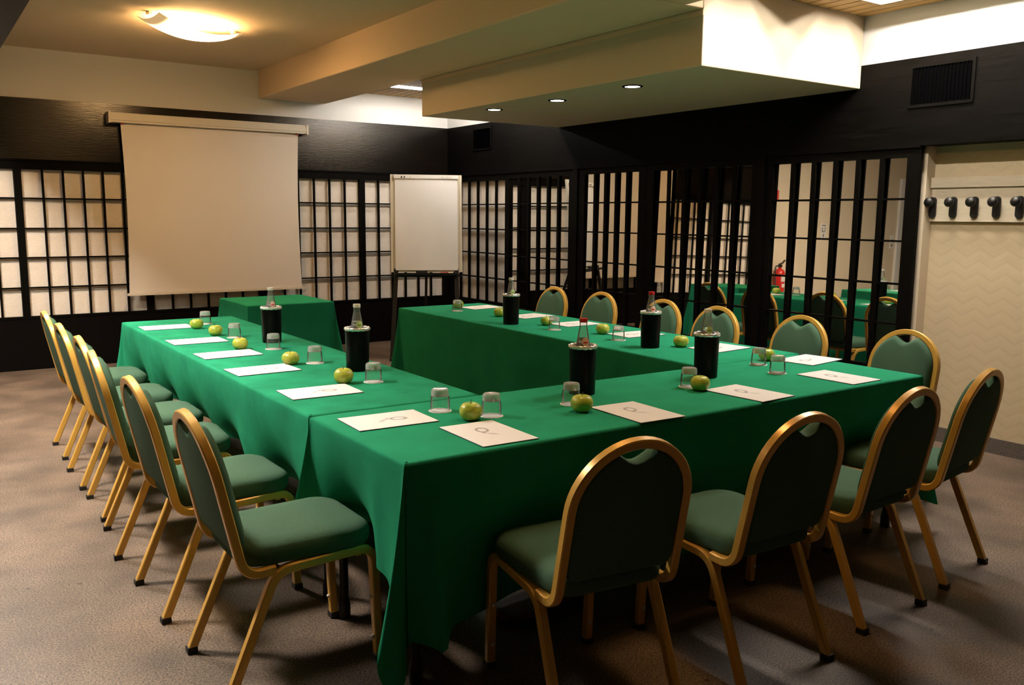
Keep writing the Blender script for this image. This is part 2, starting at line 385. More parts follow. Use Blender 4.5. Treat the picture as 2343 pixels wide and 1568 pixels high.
# ---------------------------------------------------------------- mirror doors
QROW = [0.478, 0.771, 1.041, 1.327, 1.605, 1.877]
def mirror_door(label, ya, p0, p1, yb, ncol, tilt):
    """door between ya (far) and yb (near); pane between p0 and p1; local x runs towards the camera"""
    t = thing('mirror_door', label, 'mirror door', (XR, ya, 0), -math.pi/2, 'lattice mirror doors')
    L = ya-yb; a = ya-p0; b = ya-p1; zt = ZB0-0.010
    box('stile', 'black', 0, a, 0, 0.03, 0.46, zt, parent=t); box('stile', 'black', b, L, 0, 0.03, 0.46, zt, parent=t)
    box('top_rail', 'black', a, b, 0, 0.03, QROW[-1], zt, parent=t); box('bottom_rail', 'black', a, b, -0.004, 0.03, 0.44, QROW[0], parent=t)
    pw = (b-a)/ncol
    for i in range(1, ncol): box('vertical_bar', 'black', a+i*pw-0.018, a+i*pw+0.018, 0.0, 0.0155, QROW[0], QROW[-1], parent=t)
    for z in QROW[1:-1]: box('horizontal_bar', 'black', a, b, 0.003, 0.0155, z-0.0065, z+0.0065, parent=t)
    m = MB().box(a-0.01, b+0.01, 0, 0.003, -0.72, 0.72).build('mirror_sheet', 'mirror', t)
    m.location = (0, 0.016+0.71*math.sin(tilt), 1.178); m.rotation_euler.x = -tilt
    return t
R = math.radians
mirror_door('mirror door nearest the shoji corner', 5.742, 5.735, 4.689, 4.61, 6, R(0.0))
mirror_door('narrow mirror door reflecting the projection screen, second from the corner', 4.545, 4.445, 3.684, 3.59, 5, R(0.3))
mirror_door('mirror door left of the thick post, third from the corner', 3.585, 3.491, 2.403, 2.335, 6, R(1.0))
mirror_door('mirror door beside the coat rack reflecting the fire extinguisher', 2.27, 2.205, 1.121, 1.03, 6, R(0.8))
struct(MB().box(XR-0.012, 4.362, 4.545, 4.61, 0.44, ZB0).box(XR-0.02, 4.362, 2.27, 2.335, 0.44, ZB0).build('trim_7', 'black'), 'black posts between the mirror doors')

# ---------------------------------------------------------------- vents in the black band
def vent(label, y0, y1, z0, z1):
    t = thing('air_vent', label, 'air vent', (XR-0.004, y0, z0))
    d, h = y1-y0, z1-z0
    MB().box(-0.010, 0, 0, d, 0, 0.02).box(-0.010, 0, 0, d, h-0.02, h).box(-0.010, 0, 0, 0.02, 0.02, h-0.02).box(-0.010, 0, d-0.02, d, 0.02, h-0.02).build('frame', 'band_right', t)
    box('backing', 'vent', -0.002, 0, 0.02, d-0.02, 0.02, h-0.02, parent=t)
    n = 16; me = None
    for i in range(n):
        if me is None: o = box('slat', 'vent', -0.008, -0.001, -0.004, 0.004, 0.02, h-0.02, parent=t); me = o.data
        else: o = bpy.data.objects.new('slat', me); COL.objects.link(o); o.parent = t
        o.location.y = 0.02+(i+0.5)*(d-0.04)/n
    return t
vent('black louvred air vent in the band above the coat rack', 0.71, 1.14, 2.185, 2.455)
vent('black louvred air vent in the band by the far corner', 6.075, 6.467, 2.205, 2.46)

# ---------------------------------------------------------------- projection screen
t = thing('projection_screen', 'pulled down white projection screen hanging on the back wall', 'projection screen', (0.515, 6.955, 0))
MB().box(0.02, 1.955, -0.045, 0.085, 2.325, 2.415).box(0.02, 1.955, -0.052, -0.045, 2.345, 2.40).build('casing', 'casing', t)
box('end_cap', 'casing', 0, 0.022, -0.055, 0.087, 2.318, 2.42, parent=t); box('end_cap', 'casing', 1.953, 1.975, -0.055, 0.087, 2.318, 2.42, parent=t)
b = MB(); rings = []
for k in range(13):
    z = 2.33-(2.33-0.69)*k/12; ins = 0.02*math.sin(math.pi*k/12)
    rings.append([(0.112+ins+i*(1.765-2*ins)/16, 0.0+0.006*math.sin(i*0.9+k*0.3)*math.sin(math.pi*k/12), z) for i in range(17)])
b.loft(rings, False, False, closed=False); b.build('screen_cloth', 'screen', t, True)
box('bottom_bar', 'casing', 0.09, 1.905, -0.012, 0.012, 0.668, 0.692, parent=t)
for x in (0.125, 1.865): box('bracket', 'red', x-0.012, x+0.012, -0.02, 0.02, 2.312, 2.326, parent=t)

# ---------------------------------------------------------------- coat rack
t = thing('coat_rack', 'cream coat rack board with black pegs on the wallpapered wall', 'coat rack', (XW, -0.62, 1.46))
box('board', 'rack', -0.022, 0, 0, 1.705, 0, 0.215, parent=t)
box('upper_board', 'rack', -0.034, 0, 0, 1.71, 0.217, 0.283, parent=t)
peg = None
for i in range(12):
    y = 1.62-0.1375*i
    if peg is None:
        b = MB(); ring = []
        for xx, sc in ((-0.022, 1.0), (-0.034, 1.0), (-0.040, 0.8)):
            ring.append([(xx, sc*0.0235*math.cos(a), (0.075 if k < 9 else 0.165)-0.03 + sc*0.0235*math.sin(a)+0.0) for k, a in
                         [(j, math.pi+math.pi*j/8) for j in range(9)]+[(9+j, math.pi*j/8) for j in range(9)]])
        b.loft(ring); plate = b.build('peg', 'peg', t, True, 40)
        kb = MB(); prof = [(0.012, 0.0), (0.012, 0.022), (0.022, 0.03), (0.0305, 0.04), (0.0305, 0.05), (0.024, 0.058), (0.0, 0.060)]
        kb.loft([[(-0.038-z, r*math.cos(2*math.pi*j/18), 0.123+r*math.sin(2*math.pi*j/18)) for j in range(18)] for r, z in prof], True, False)
        knob = kb.build('knob', 'peg', plate, True, 50); peg = plate
        plate.location = (0, y, 0)
    else:
        c = copy_tree(peg, t); c.location = (0, y, 0)

# ---------------------------------------------------------------- ceiling lamps
def lamp_mat(name, col, s):
    m, N, L, b = nt(name)
    tc = N.new('ShaderNodeTexCoord'); mp = N.new('ShaderNodeMapping'); mp.inputs['Scale'].default_value = (3.6, 0, 0); L.new(tc.outputs['Object'], mp.inputs['Vector'])
    ln = N.new('ShaderNodeVectorMath'); ln.operation = 'LENGTH'; L.new(mp.outputs['Vector'], ln.inputs[0])
    mr = N.new('ShaderNodeMapRange'); mr.interpolation_type = 'SMOOTHSTEP'
    mr.inputs['From Min'].default_value = 0.45; mr.inputs['From Max'].default_value = 1.25; mr.inputs['To Min'].default_value = s; mr.inputs['To Max'].default_value = 0.45
    L.new(ln.outputs['Value'], mr.inputs['Value']); L.new(mr.outputs['Result'], b.inputs['Emission Strength'])
    b.inputs['Emission Color'].default_value = (*col, 1); b.inputs['Base Color'].default_value = (0.8, 0.72, 0.55, 1); b.inputs['Roughness'].default_value = 0.25
    return m
def ceiling_lamp(label, x, y, rz, col, s, pan=False, zc=ZC):
    t = thing('ceiling_lamp', label, 'ceiling lamp', (x, y, zc), rz, 'curved glass ceiling lamps')
    b = MB(); rings = []
    for i in range(25):
        u = -1+2*i/24; wv = 0.145-0.02*u*u
        ring = []
        for j in range(9):
            v = -1+2*j/8
            ring.append((0.40*u, wv*v, -0.018-0.080*(1-u*u)-0.030*(1-v*v)+0.0))
        rings.append(ring)
    b.loft(rings, False, False, closed=False); o = b.build('glass_shade', lamp_mat('lamp_glass', col, s), t, True)
    sm = o.modifiers.new('thickness', 'SOLIDIFY'); sm.thickness = 0.006; sm.offset = 1
    if pan: box('added_light_block', 'fixture', -0.42, 0.42, -0.16, 0.16, -0.014, -0.004, parent=t)  # plate added above the glass to keep lamp light off the ceiling
    box('ceiling_plate', 'fixture', -0.09, 0.09, -0.05, 0.05, -0.03, 0, parent=t)
    for u in (-0.395, 0.395): box('clip', 'chrome', u-0.012, u+0.012, -0.02, 0.02, -0.022, 0, parent=t)
    return t
ceiling_lamp('curved glass ceiling lamp glowing above the far left table', 0.82, 5.03, R(24), WARM, S_VISIBLE_LAMP)
ceiling_lamp('curved glass ceiling lamp above the front table, outside the picture', 0.88, 0.25, R(24), WARM, S_MAIN_LAMP)
ceiling_lamp('curved glass ceiling lamp over the far side aisle, outside the picture', -1.12, 4.6, R(90), NEUTRAL, S_AISLE_LAMP, True)
ceiling_lamp('curved glass ceiling lamp over the near side aisle, outside the picture', -1.12, 2.2, R(90), NEUTRAL, S_AISLE_LAMP, True)

# ---------------------------------------------------------------- fluorescent fixtures and downlights
def fluorescent(label, x, y, ln, along_y, s, tubes, wd, inner='fixture', drop=0.036):
    """trough recessed above the slats; its open mouth is flush with them"""
    t = thing('fluorescent_fixture', label, 'ceiling light', (x, y, ZSLAT), R(90) if along_y else 0, 'fluorescent fixtures in the slatted ceiling')
    e = 0.008; H = 0.106
    box('tray', inner, -ln/2, ln/2, -wd/2, wd/2, H, H+0.006, parent=t)
    for a in ((-ln/2, ln/2, -wd/2, -wd/2+e), (-ln/2, ln/2, wd/2-e, wd/2)): box('side_plate', inner, *a, -0.002, H, parent=t)
    for a in ((-ln/2, -ln/2+e), (ln/2-e, ln/2)): box('end_plate', inner, *a, -wd/2+e, wd/2-e, -0.002, H, parent=t)
    tm = emat('fluorescent_tube_glow', COOL, s)
    for yy in tubes:
        p = MB().sweep([(-ln/2+0.03, yy, H-drop), (ln/2-0.03, yy, H-drop)], circ(0.013, 12), (0, 1, 0)).build('tube', tm, t, True)
        for e_ in (-1, 1): box('socket', 'fixture', e_*(ln/2-0.03)-0.012, e_*(ln/2-0.03)+0.012, yy-0.016, yy+0.016, H-drop-0.018, H, parent=t)
    return t
fluorescent('fluorescent fixture in the slatted ceiling at the top right', 3.95, 0.78, 0.915, True, S_TUBE_FRONT, (-0.055, 0.055), 0.235)
fluorescent('fluorescent fixture next to the beam, outside the picture', 3.00, 0.78, 0.915, True, S_TUBE_FRONT, (-0.055, 0.055), 0.235)
fluorescent('fluorescent fixture glowing between beam and soffit near the back wall', 3.58, 6.13, 1.195, False, S_TUBE_BACK, (0.26,), 0.69, 'dark_tray', 0.098)
fluorescent('fluorescent fixture above the flipchart, hidden by the soffit from the camera', 3.72, 5.22, 0.915, False, S_TUBE_BACK*1.9, (-0.055, 0.055), 0.235, 'fixture', 0.085)
dm = emat('downlight_glow', HALOGEN, S_DOWN)
for i, (x, y, lb) in enumerate([(2.966, 4.022, 'farthest of three'), (3.022, 3.237, 'middle one of three'), (2.982, 2.35, 'nearest of three')]):
    t = thing('downlight', 'round recessed downlight in the soffit, '+lb, 'downlight', (x, y, ZSOF), 0, 'downlights in the soffit')
    MB().lathe([(0.052, -0.001), (0.054, -0.006), (0.066, -0.006), (0.072, -0.001)], 28).build('ring', 'vent', t, True, 40)
    MB().lathe([(0.0, -0.0035), (0.052, -0.0035), (0.052, -0.0005)], 28, cap1=True).build('lens', dm, t)
    ld = bpy.data.lights.new('downlight_beam', 'SPOT'); ld.energy = P_DOWN[i]; ld.color = HALOGEN; ld.spot_size = R(128); ld.spot_blend = 0.9; ld.shadow_soft_size = 0.045
    lo = bpy.data.objects.new('downlight_beam', ld); COL.objects.link(lo); lo.parent = t; lo.location = (0, 0, -0.012)

# ---------------------------------------------------------------- chairs
def make_chair():
    t = thing('banquet_chair', 'x', 'chair')
    S = sq(0.0142)
    for s in (-1, 1):
        rear = fillet([(0.0, s*0.203, 0.012), (0.163, s*0.196, 0.392), (0.25, s*0.193, 0.394)], 0.055)
        front = fillet([(0.40, s*0.189, 0.398), (0.490, s*0.187, 0.400), (0.507, s*0.187, 0.012)], 0.055)
        a = MB().sweep(rear, S, (0, 1, 0)).build('leg', 'gold', t, True, 35)
        MB().sweep([(0.25, s*0.193, 0.394), (0.40, s*0.189, 0.398)], S, (0, 1, 0)).build('seat_rail', 'gold', t, True, 35)
        c = MB().sweep(front, S, (0, 1, 0)).build('leg', 'gold', t, True, 35)
        for o, (x, y) in ((a, (0.0, s*0.203)), (c, (0.507, s*0.187))):
            MB().loft([[(x+sx*r, y+sy*r, z) for sx, sy in ((-1,-1),(1,-1),(1,1),(-1,1))] for z, r in ((0, 0.0165), (0.018, 0.0165), (0.022, 0.0148))]).build('foot_cap', 'rubber', o)
        for z in (0.085, 0.225):
            MB().lathe([(0.0065, 0), (0.0065, 0.004), (0.004, 0.0065), (0, 0.007)], 10).build('stud', 'stud', c, True)
            st = c.children[-1]; st.location = (0.507-0.0142-0.0175*(z/0.4), s*0.187, z); st.rotation_euler = (0, R(-90), 0)
    # back hoop
    lx = lambda z: 0.055-0.221*(z-0.45)
    za = 0.682; pts = [(0.16, -0.195, 0.398), (0.065, -0.195, 0.392), (lx(za), -0.191, za)]
    path = fillet(pts, 0.06, 8); hoop = [Vector(p) for p in path]
    for k in range(1, 24):
        a = math.pi*k/24; z = za+0.186*math.sin(a); hoop.append(Vector((lx(z), -0.191*math.cos(a), z)))
    hoop += [Vector((p.x, -p.y, p.z)) for p in reversed(path)]
    MB().sweep(hoop, S, (0, 1, 0)).build('back_hoop', 'gold', t, True, 35)
    MB().sweep([(0.175, -0.19, 0.385), (0.175, 0.19, 0.385)], sq(0.010), (0, 0, 1)).build('crossbar', 'gold', t)
    MB().sweep([(0.44, -0.187, 0.385), (0.44, 0.187, 0.385)], sq(0.010), (0, 0, 1)).build('crossbar', 'gold', t)
    # seat cushion
    def outline(ins, z, x0=0.062, x1=0.508, hw=0.205):
        pts = []; rr, rf = 0.075, 0.10
        for cx, sy, a0, r in ((x1-rf, 1, 90, rf), (x0+rr, 1, 180, rr)): pass
        def corner(cx, cy, r, a0):
            for k in range(9):
                a = math.radians(a0-90*k/8); pts.append((cx+max(r-ins, 0.01)*math.cos(a), cy+max(r-ins, 0.01)*math.sin(a), z))
        corner(x1-rf, hw-rf, rf, 90); corner(x1-rf, -(hw-rf), rf, 0); corner(x0+rr, -(hw-0.012-rr), rr, -90); corner(x0+rr, hw-0.012-rr, rr, 180)
        return [(x, y*(1-0.0), zz) for x, y, zz in pts]
    rings = [outline(i, z) for i, z in ((0.014, 0.408), (0.004, 0.412), (0.0, 0.425), (0.0, 0.446), (0.004, 0.460), (0.014, 0.470), (0.032, 0.477), (0.055, 0.481), (0.09, 0.483))]
    MB().loft(rings).build('seat', 'fabric', t, True, 60)
    # back pad with a dipped top edge
    def pad(ins, n):
        pts = []; r = 0.176-ins; z0 = 0.468+ins
        arc = []
        for k in range(0, 41):
            a = math.pi*k/40; y = r*math.cos(a); z = za+0.186*(r/0.191)*math.sin(a)
            q = abs(y)/0.082
            if q < 1: z = min(z, za+0.186*(r/0.191) - 0.010 - 0.034*(math.cos(math.pi*q)+1)/2)
            arc.append((y, z))
        pl = arc+[(-r, z0+0.03), (-r+0.008, z0+0.008), (-r+0.03, z0), (0, z0), (r-0.03, z0), (r-0.008, z0+0.008), (r, z0+0.03)]
        nx, nz = math.cos(math.atan(0.221)), math.sin(math.atan(0.221))
        return [(lx(z)+n*nx, y, z+n*nz) for y, z in pl]
    MB().loft([pad(i, n) for i, n in ((0.012, -0.013), (0.003, -0.012), (0.0, -0.008), (0.0, 0.018), (0.004, 0.030), (0.014, 0.039), (0.03, 0.044))]).build('back_pad', 'fabric', t, True, 50)
    return t
# (rear-foot centre x, y, facing angle in degrees, label)
ORD = ['first', 'second', 'third', 'fourth', 'fifth', 'sixth']
CH = []
for i, (x, y, a) in enumerate([(-0.455, 3.71, 0), (-0.467, 3.02, 0.5), (-0.460, 2.43, 0), (-0.487, 1.888, -4), (-0.480, 1.161, 1), (-0.457, 0.48, 0)]):
    CH.append((x, y, a, 'gold framed green chair on the left side, %s counted from the projection screen' % ORD[i]))
for i, (x, y, a) in enumerate([(0.445, -0.487, 82), (1.097, -0.546, 88), (1.771, -0.498, 92.6), (2.389, -0.434, 97.7)]):
    CH.append((x, y, a, 'gold framed green chair on the near side of the front table, %s from the left' % ORD[i]))
for i, (x, y, a) in enumerate([(3.345, 3.69, 180), (3.355, 3.085, 181), (3.34, 2.375, 179), (3.305, 1.82, 180), (3.335, 1.165, 180), (3.245, 0.415, 178)]):
    CH.append((x, y, a, 'gold framed green chair in front of the mirror doors, %s counted from the back wall' % ORD[i]))
proto = make_chair()
for i, (x, y, a, lb) in enumerate(CH):
    o = proto if i == 0 else copy_tree(proto)
    o.location = (x, y, 0); o.rotation_euler = (0, 0, R(a)); tag(o, lb, 'chair', 'green banquet chairs around the tables')

# ---------------------------------------------------------------- tables and cloths
T = 0.75
def table(label, x0, x1, y0, y1):
    t = thing('folding_table', label, 'table', ((x0+x1)/2, (y0+y1)/2, 0))
    hx, hy = (x1-x0)/2-0.012, (y1-y0)/2-0.012
    box('tabletop', 'tabletop', -hx, hx, -hy, hy, T-0.032, T-0.006, parent=t)
    for sx in (-1, 1):
        for sy in (-1, 1):
            lx_, ly = sx*(hx-0.07), sy*(hy-0.08)
            lg = MB().lathe([(0.016, 0.02), (0.016, T-0.032)], 12, (lx_, ly, 0)).build('leg', 'blackmetal', t, True, 40)
            MB().lathe([(0.022, 0), (0.022, 0.05), (0.017, 0.075)], 12, (lx_, ly, 0), cap0=True, cap1=True).build('foot_cap', 'rubber', lg, True, 40)
    box('apron', 'blackmetal', -hx+0.06, hx-0.06, -0.02, 0.02, T-0.072, T-0.032, parent=t)
    return t
def cloth(label, x0, x1, y0, y1, hem, corners, flare, seed, m='cloth', bumps={}):
    """hem: hem height per side (S,E,N,W); corners: lobes per corner (SE,NE,NW,SW) as [(angle deg, amplitude, width deg)], drop; flare per side"""
    rnd = random.Random(seed); r0 = 0.012
    ring = []     # (px,py,nx,ny,hem,fn)
    ph = [rnd.uniform(0, 6.28) for _ in range(12)]
    def side(ax, ay, bx, by, nx, ny, hm, fl, k):
        L = math.hypot(bx-ax, by-ay); n = max(6, int(L/0.022))
        for i in range(1, n):
            s = i/n; d = s*L
            ed = min(d, L-d); win = min(1, ed/0.25)
            wv = (math.sin(d*9.1+ph[k])*0.5+math.sin(d*16.7+ph[k+1])*0.3+math.sin(d*5.3+ph[k+2])*0.5)
            dent = 0.0; f = fl*(0.55+0.45*wv*win); hh = hm+0.006*math.sin(d*7+ph[k])
            for c, amp, wdt, dh in bumps.get(k//3, []):
                g = math.exp(-((d-c)/wdt)**2); hh += dh*g
                if amp < -0.06: dent += amp*g*0.25      # pushed in by a chair seat
                else: f += amp*g
            ring.append((ax+(bx-ax)*s, ay+(by-ay)*s, nx, ny, hh, f, dent))
    def corner(cx, cy, a0, lobes, drop, h0, h1):
        n = 22
        for i in range(n+1):
            q = i/n; a = math.radians(a0+90*q); f = 0.02
            for ang, amp, wd in lobes: f += amp*math.exp(-((90*q-ang)/wd)**2)
            hm = h0*(1-q)+h1*q - drop*math.exp(-((90*q-45)/30)**2)
            ring.append((cx+0.004*math.cos(a), cy+0.004*math.sin(a), math.cos(a), math.sin(a), max(0.02, hm), f, 0.0))
    e = 0.004
    side(x0+e, y0, x1-e, y0, 0, -1, hem[0], flare[0], 0); corner(x1-e, y0+e, -90, *corners[0], hem[0], hem[1])
    side(x1, y0+e, x1, y1-e, 1, 0, hem[1], flare[1], 3); corner(x1-e, y1-e, 0, *corners[1], hem[1], hem[2])
    side(x1-e, y1, x0+e, y1, 0, 1, hem[2], flare[2], 6); corner(x0+e, y1-e, 90, *corners[2], hem[2], hem[3])
    side(x0, y1-e, x0, y0+e, -1, 0, hem[3], flare[3], 9); corner(x0+e, y0+e, 180, *corners[3], hem[3], hem[0])
    cxm, cym = (x0+x1)/2, (y0+y1)/2
    ins = [(p[0]-p[2]*(r0+0.012), p[1]-p[3]*(r0+0.012), T) for p in ring]
    rings = [[(min(max(q[0], x0+0.024), x1-0.024), min(max(q[1], y0+0.024), y1-0.024), T) for q in ins]]
    for k in range(5):
        a = math.pi/2*k/4
        rings.append([(p[0]+p[2]*(math.sin(a)-1)*r0, p[1]+p[3]*(math.sin(a)-1)*r0, T-r0+r0*math.cos(a)) for p in ring])
    K = 16
    for k in range(1, K+1):
        rr = []
        for p in ring:
            d = (T-r0-p[4])*k/K
            off = p[5]*d*(0.55+0.45*d/0.6) + p[6]*min(1.25, (d/0.31)**2)
            rr.append((p[0]+p[2]*off, p[1]+p[3]*off, T-r0-d))
        rings.append(rr)
    b = MB(); b.loft(list(reversed(rings)), cap0=False, cap1=True)
    o = b.build('tablecloth', m, None, True, 80)
    max(o.data.polygons, key=lambda p: p.loop_total).use_smooth = False
    return tag(o, label, 'tablecloth')
NOL = ([], 0.0)
table('long folding table under the front green cloth, black leg showing at the near left corner', 0.0, 2.728, 0.0, 0.734)
table('long folding table under the left green cloth', 0.018, 0.735, 0.742, 4.041)
table('long folding table under the right green cloth', 2.02, 2.787, 0.742, 3.95)
table('small square table under the green cloth below the projection screen', 1.057, 1.792, 4.68, 5.44)
LOB = [(26, 0.24, 20), (70, -0.07, 14)]
cloth('green cloth draped over the front table with a folded tail at the near left corner', 0.0, 2.728, 0.0, 0.734, (0.205, 0.15, 0.20, 0.36),
      [([(50, 0.16, 22)], 0.05), ([], 0.0), ([(74, 0.24, 12)], 0.02), (LOB, 0.20)], (0.012, 0.03, 0.004, 0.03), 3, 'cloth',
      {0: [(0.030, -0.05, 0.02, -0.03), (0.095, 0.11, 0.045, -0.05), (0.52, -0.36, 0.22, 0), (1.12, -0.10, 0.2, 0), (1.76, -0.22, 0.2, 0), (2.32, -0.52, 0.24, 0)],
       1: [(0.415, -0.14, 0.2, 0)], 3: [(0.734-0.03, 0.05, 0.05, -0.12), (0.265, -0.44, 0.19, 0.04), (0.52, 0.04, 0.04, 0.0)]})
cloth('mottled green cloth draped over the long left table', 0.0, 0.735, 0.742, 4.041, (0.30, 0.20, 0.19, 0.36),
      [([], 0), ([(45, 0.1, 22)], 0.05), ([(50, 0.22, 22)], 0.16), ([(10, 0.05, 12)], 0.0)], (0.004, 0.01, 0.03, 0.02), 5, 'cloth_worn', {3: [(4.041-y, -0.36, 0.26, 0.03) for y in (3.71, 3.02, 2.43, 1.888, 1.161)]})
cloth('green cloth draped over the long right table', 2.02, 2.787, 0.742, 3.95, (0.20, 0.20, 0.19, 0.20),
      [([], 0), ([(45, 0.1, 22)], 0.05), ([(40, 0.16, 18), (80, 0.06, 10)], 0.06), ([], 0.0)], (0.004, 0.01, 0.03, -0.10), 8, 'cloth', {1: [(1.078, -0.12, 0.2, 0)]})
cloth('green cloth over the small table below the projection screen', 1.057, 1.792, 4.68, 5.44, (0.12, 0.12, 0.12, 0.12),
      [([(45, 0.20, 20)], 0.06), ([(45, 0.16, 20)], 0.06), ([(45, 0.20, 22)], 0.06), ([(45, 0.1, 20)], 0.05)], (-0.09, 0.05, 0.03, 0.03), 11)
o = MB().loft([[(0.19*sx*k+0.0, 0.07*sy*k, z) for sx, sy in ((-1,-0.6),(-0.9,-1),(1,-1),(1,1),(-0.9,1),(-1,0.6))] for z, k in ((0, 1), (0.02, 1), (0.024, 0.98))]).build('wooden_board', 'board_wood')
o.location = (0.74, 0.34, 0); o.rotation_euler.z = R(8); tag(o, 'reddish brown wooden board lying on the floor under the front table', 'board')

# ---------------------------------------------------------------- notepads
def make_pad():
    t = thing('notepad', 'x', 'notepad')
    box('backing_card', 'pad_back', -0.149, 0.149, -0.106, 0.106, 0, 0.0022, parent=t)
    box('sheet', 'sheet', -0.1485, 0.1485, -0.105, 0.105, 0.0022, 0.004, parent=t)
    return t
PADS = []
for i, (x, y, a) in enumerate([(0.183, 3.598, -1), (0.179, 2.873, 0), (0.184, 2.30, 1.5), (0.179, 1.755, 1.5), (0.205, 1.13, -2)]):
    PADS.append((x, y, a, 'printed white notepad on the left table, %s counted from the projection screen' % ORD[i]))
PADS.append((0.210, 0.523, -2.5, 'printed white notepad on the front table at its left end'))
for i, (x, y, a) in enumerate([(0.406, 0.174, 88), (1.049, 0.142, 87.5), (1.687, 0.155, 93), (2.328, 0.178, 90.5)]):
    PADS.append((x, y, a, 'printed white notepad along the near edge of the front table, %s from the left' % ORD[i]))
PADS.append((2.632, 0.565, 187, 'printed white notepad at the far right corner of the front table'))
for i, (x, y, a) in enumerate([(2.552, 1.10, 185), (2.545, 1.775, 178), (2.55, 2.385, 181), (2.56, 2.925, 188), (2.585, 3.62, 186)]):
    PADS.append((x, y, a, 'printed white notepad on the right table, %s counted from the front table' % ORD[i]))
proto = make_pad()
for i, (x, y, a, lb) in enumerate(PADS):
    o = proto if i == 0 else copy_tree(proto)
    o.location = (x, y, T); o.rotation_euler = (0, 0, R(a)); tag(o, lb, 'notepad', 'printed notepads at the places')

# ---------------------------------------------------------------- apples
def make_apple():
    b = MB(); prof = []
    for k in range(0, 21):
        a = math.pi*k/20; rr = 0.040*math.sin(a)**0.82 if 0 < k < 20 else 0.0
        z = -0.0355*math.cos(a)
        if k > 15: z -= 0.010*((k-15)/5)**2
        if k < 4: z += 0.006*((4-k)/4)**2
        prof.append((max(rr*(1.0+0.06*math.sin(a-0.4)), 0.0008), z+0.0352))
    rings = []
    for r, z in prof:
        rings.append([(r*(1+0.02*math.cos(5*2*math.pi*i/30))*math.cos(2*math.pi*i/30), r*(1+0.02*math.cos(5*2*math.pi*i/30))*math.sin(2*math.pi*i/30), z) for i in range(30)])
    b.loft(rings)
    o = b.build('apple', 'apple', None, True)
    zmin = min(v.co.z for v in o.data.vertices)
    for v in o.data.vertices: v.co.z -= zmin
    MB().sweep([(0, 0, 0.058), (0.001, 0.001, 0.066), (0.004, 0.002, 0.074)], circ(0.0014, 6), (1, 0, 0)).build('stem', 'stem', o, True)
    return o
APP = []
for i, (x, y) in enumerate([(0.332, 3.444), (0.340, 3.065), (0.295, 2.45), (0.348, 1.843), (0.366, 1.259)]):
    APP.append((x, y, 'green apple on the left table, %s counted from the projection screen' % ORD[i]))
for i, (x, y) in enumerate([(0.463, 0.374), (0.884, 0.264), (1.559, 0.308)]):
    APP.append((x, y, 'green apple on the front table, %s from the left' % ORD[i]))
for i, (x, y) in enumerate([(2.437, 0.679), (2.406, 1.252), (2.382, 1.901), (2.347, 2.434), (2.36, 3.023), (2.395, 3.66)]):
    APP.append((x, y, 'green apple on the right hand row, %s counted from the coat rack' % ORD[i]))
proto = make_apple()
for i, (x, y, lb) in enumerate(APP):
    o = proto if i == 0 else copy_tree(proto)
    k = random.uniform(0.96, 1.05)
    o.location = (x, y, T); o.scale = (k, k, k*random.uniform(0.95, 1.04)); o.rotation_euler = (0, 0, random.uniform(0, 6.28)); tag(o, lb, 'apple', 'green apples at the places')

# ---------------------------------------------------------------- tumblers on coasters
def make_glass():
    n = 28
    def rg(r, z, wob=0.0): return [(max(r, 0.0004)*(1+wob*math.cos(7*2*math.pi*i/n))*math.cos(2*math.pi*i/n), max(r, 0.0004)*(1+wob*math.cos(7*2*math.pi*i/n))*math.sin(2*math.pi*i/n), z) for i in range(n)]
    o = MB().loft([rg(0.0365, 0.0), rg(0.0362, 0.030), rg(0.0350, 0.048), rg(0.0338, 0.0565)], False, False).build('tumbler', 'thin_glass', None, True)
    MB().loft([rg(0.0, 0.0575), rg(0.0285, 0.0570), rg(0.0336, 0.0567), rg(0.0330, 0.063, 0.03), rg(0.0322, 0.072, 0.05), rg(0.0315, 0.0785, 0.03), rg(0.0295, 0.082), rg(0.018, 0.0810), rg(0.0, 0.0800)]).build('thick_base', 'glass', o, True, 50)
    MB().loft([rg(0.0362, 0.0), rg(0.0370, 0.0008), rg(0.0362, 0.0016)], False, False).build('lip', 'thin_glass', o, True)
    return o
def make_coaster():
    b = MB(); n = 36
    def rg(r, z): return [((r+0.0007*math.cos(18*2*math.pi*i/n))*math.cos(2*math.pi*i/n), (r+0.0007*math.cos(18*2*math.pi*i/n))*math.sin(2*math.pi*i/n), z) for i in range(n)]
    b.loft([rg(0.0435, 0), rg(0.0435, 0.0012), rg(0.0425, 0.0016)])
    return b.build('paper_coaster', 'coaster', None)
GL = []
for i, (x, y) in enumerate([(0.445, 3.66), (0.408, 2.918), (0.447, 2.365), (0.461, 1.816), (0.488, 1.217)]):
    GL.append((x, y, 'the left table, %s counted from the projection screen' % ORD[i]))
for i, (x, y) in enumerate([(0.445, 0.561), (0.560, 0.387), (0.932, 0.390), (1.580, 0.392), (2.183, 0.407), (2.298, 0.614)]):
    GL.append((x, y, 'the front table, %s from the left' % ORD[i]))
for i, (x, y) in enumerate([(2.284, 1.643), (2.248, 2.222), (2.288, 3.497)]):
    GL.append((x, y, 'the right table, %s counted from the front table' % ORD[i]))
pg, pc = make_glass(), make_coaster()
for i, (x, y, lb) in enumerate(GL):
    g = pg if i == 0 else copy_tree(pg); c = pc if i == 0 else pc.copy()
    if i: COL.objects.link(c)
    c.location = (x, y, T); g.location = (x, y, T+0.0017); g.rotation_euler.z = i*0.7
    tag(c, 'white coaster under the tumbler on '+lb, 'coaster', 'paper coasters')
    tag(g, 'upturned clear tumbler on '+lb, 'glass', 'upturned tumblers')

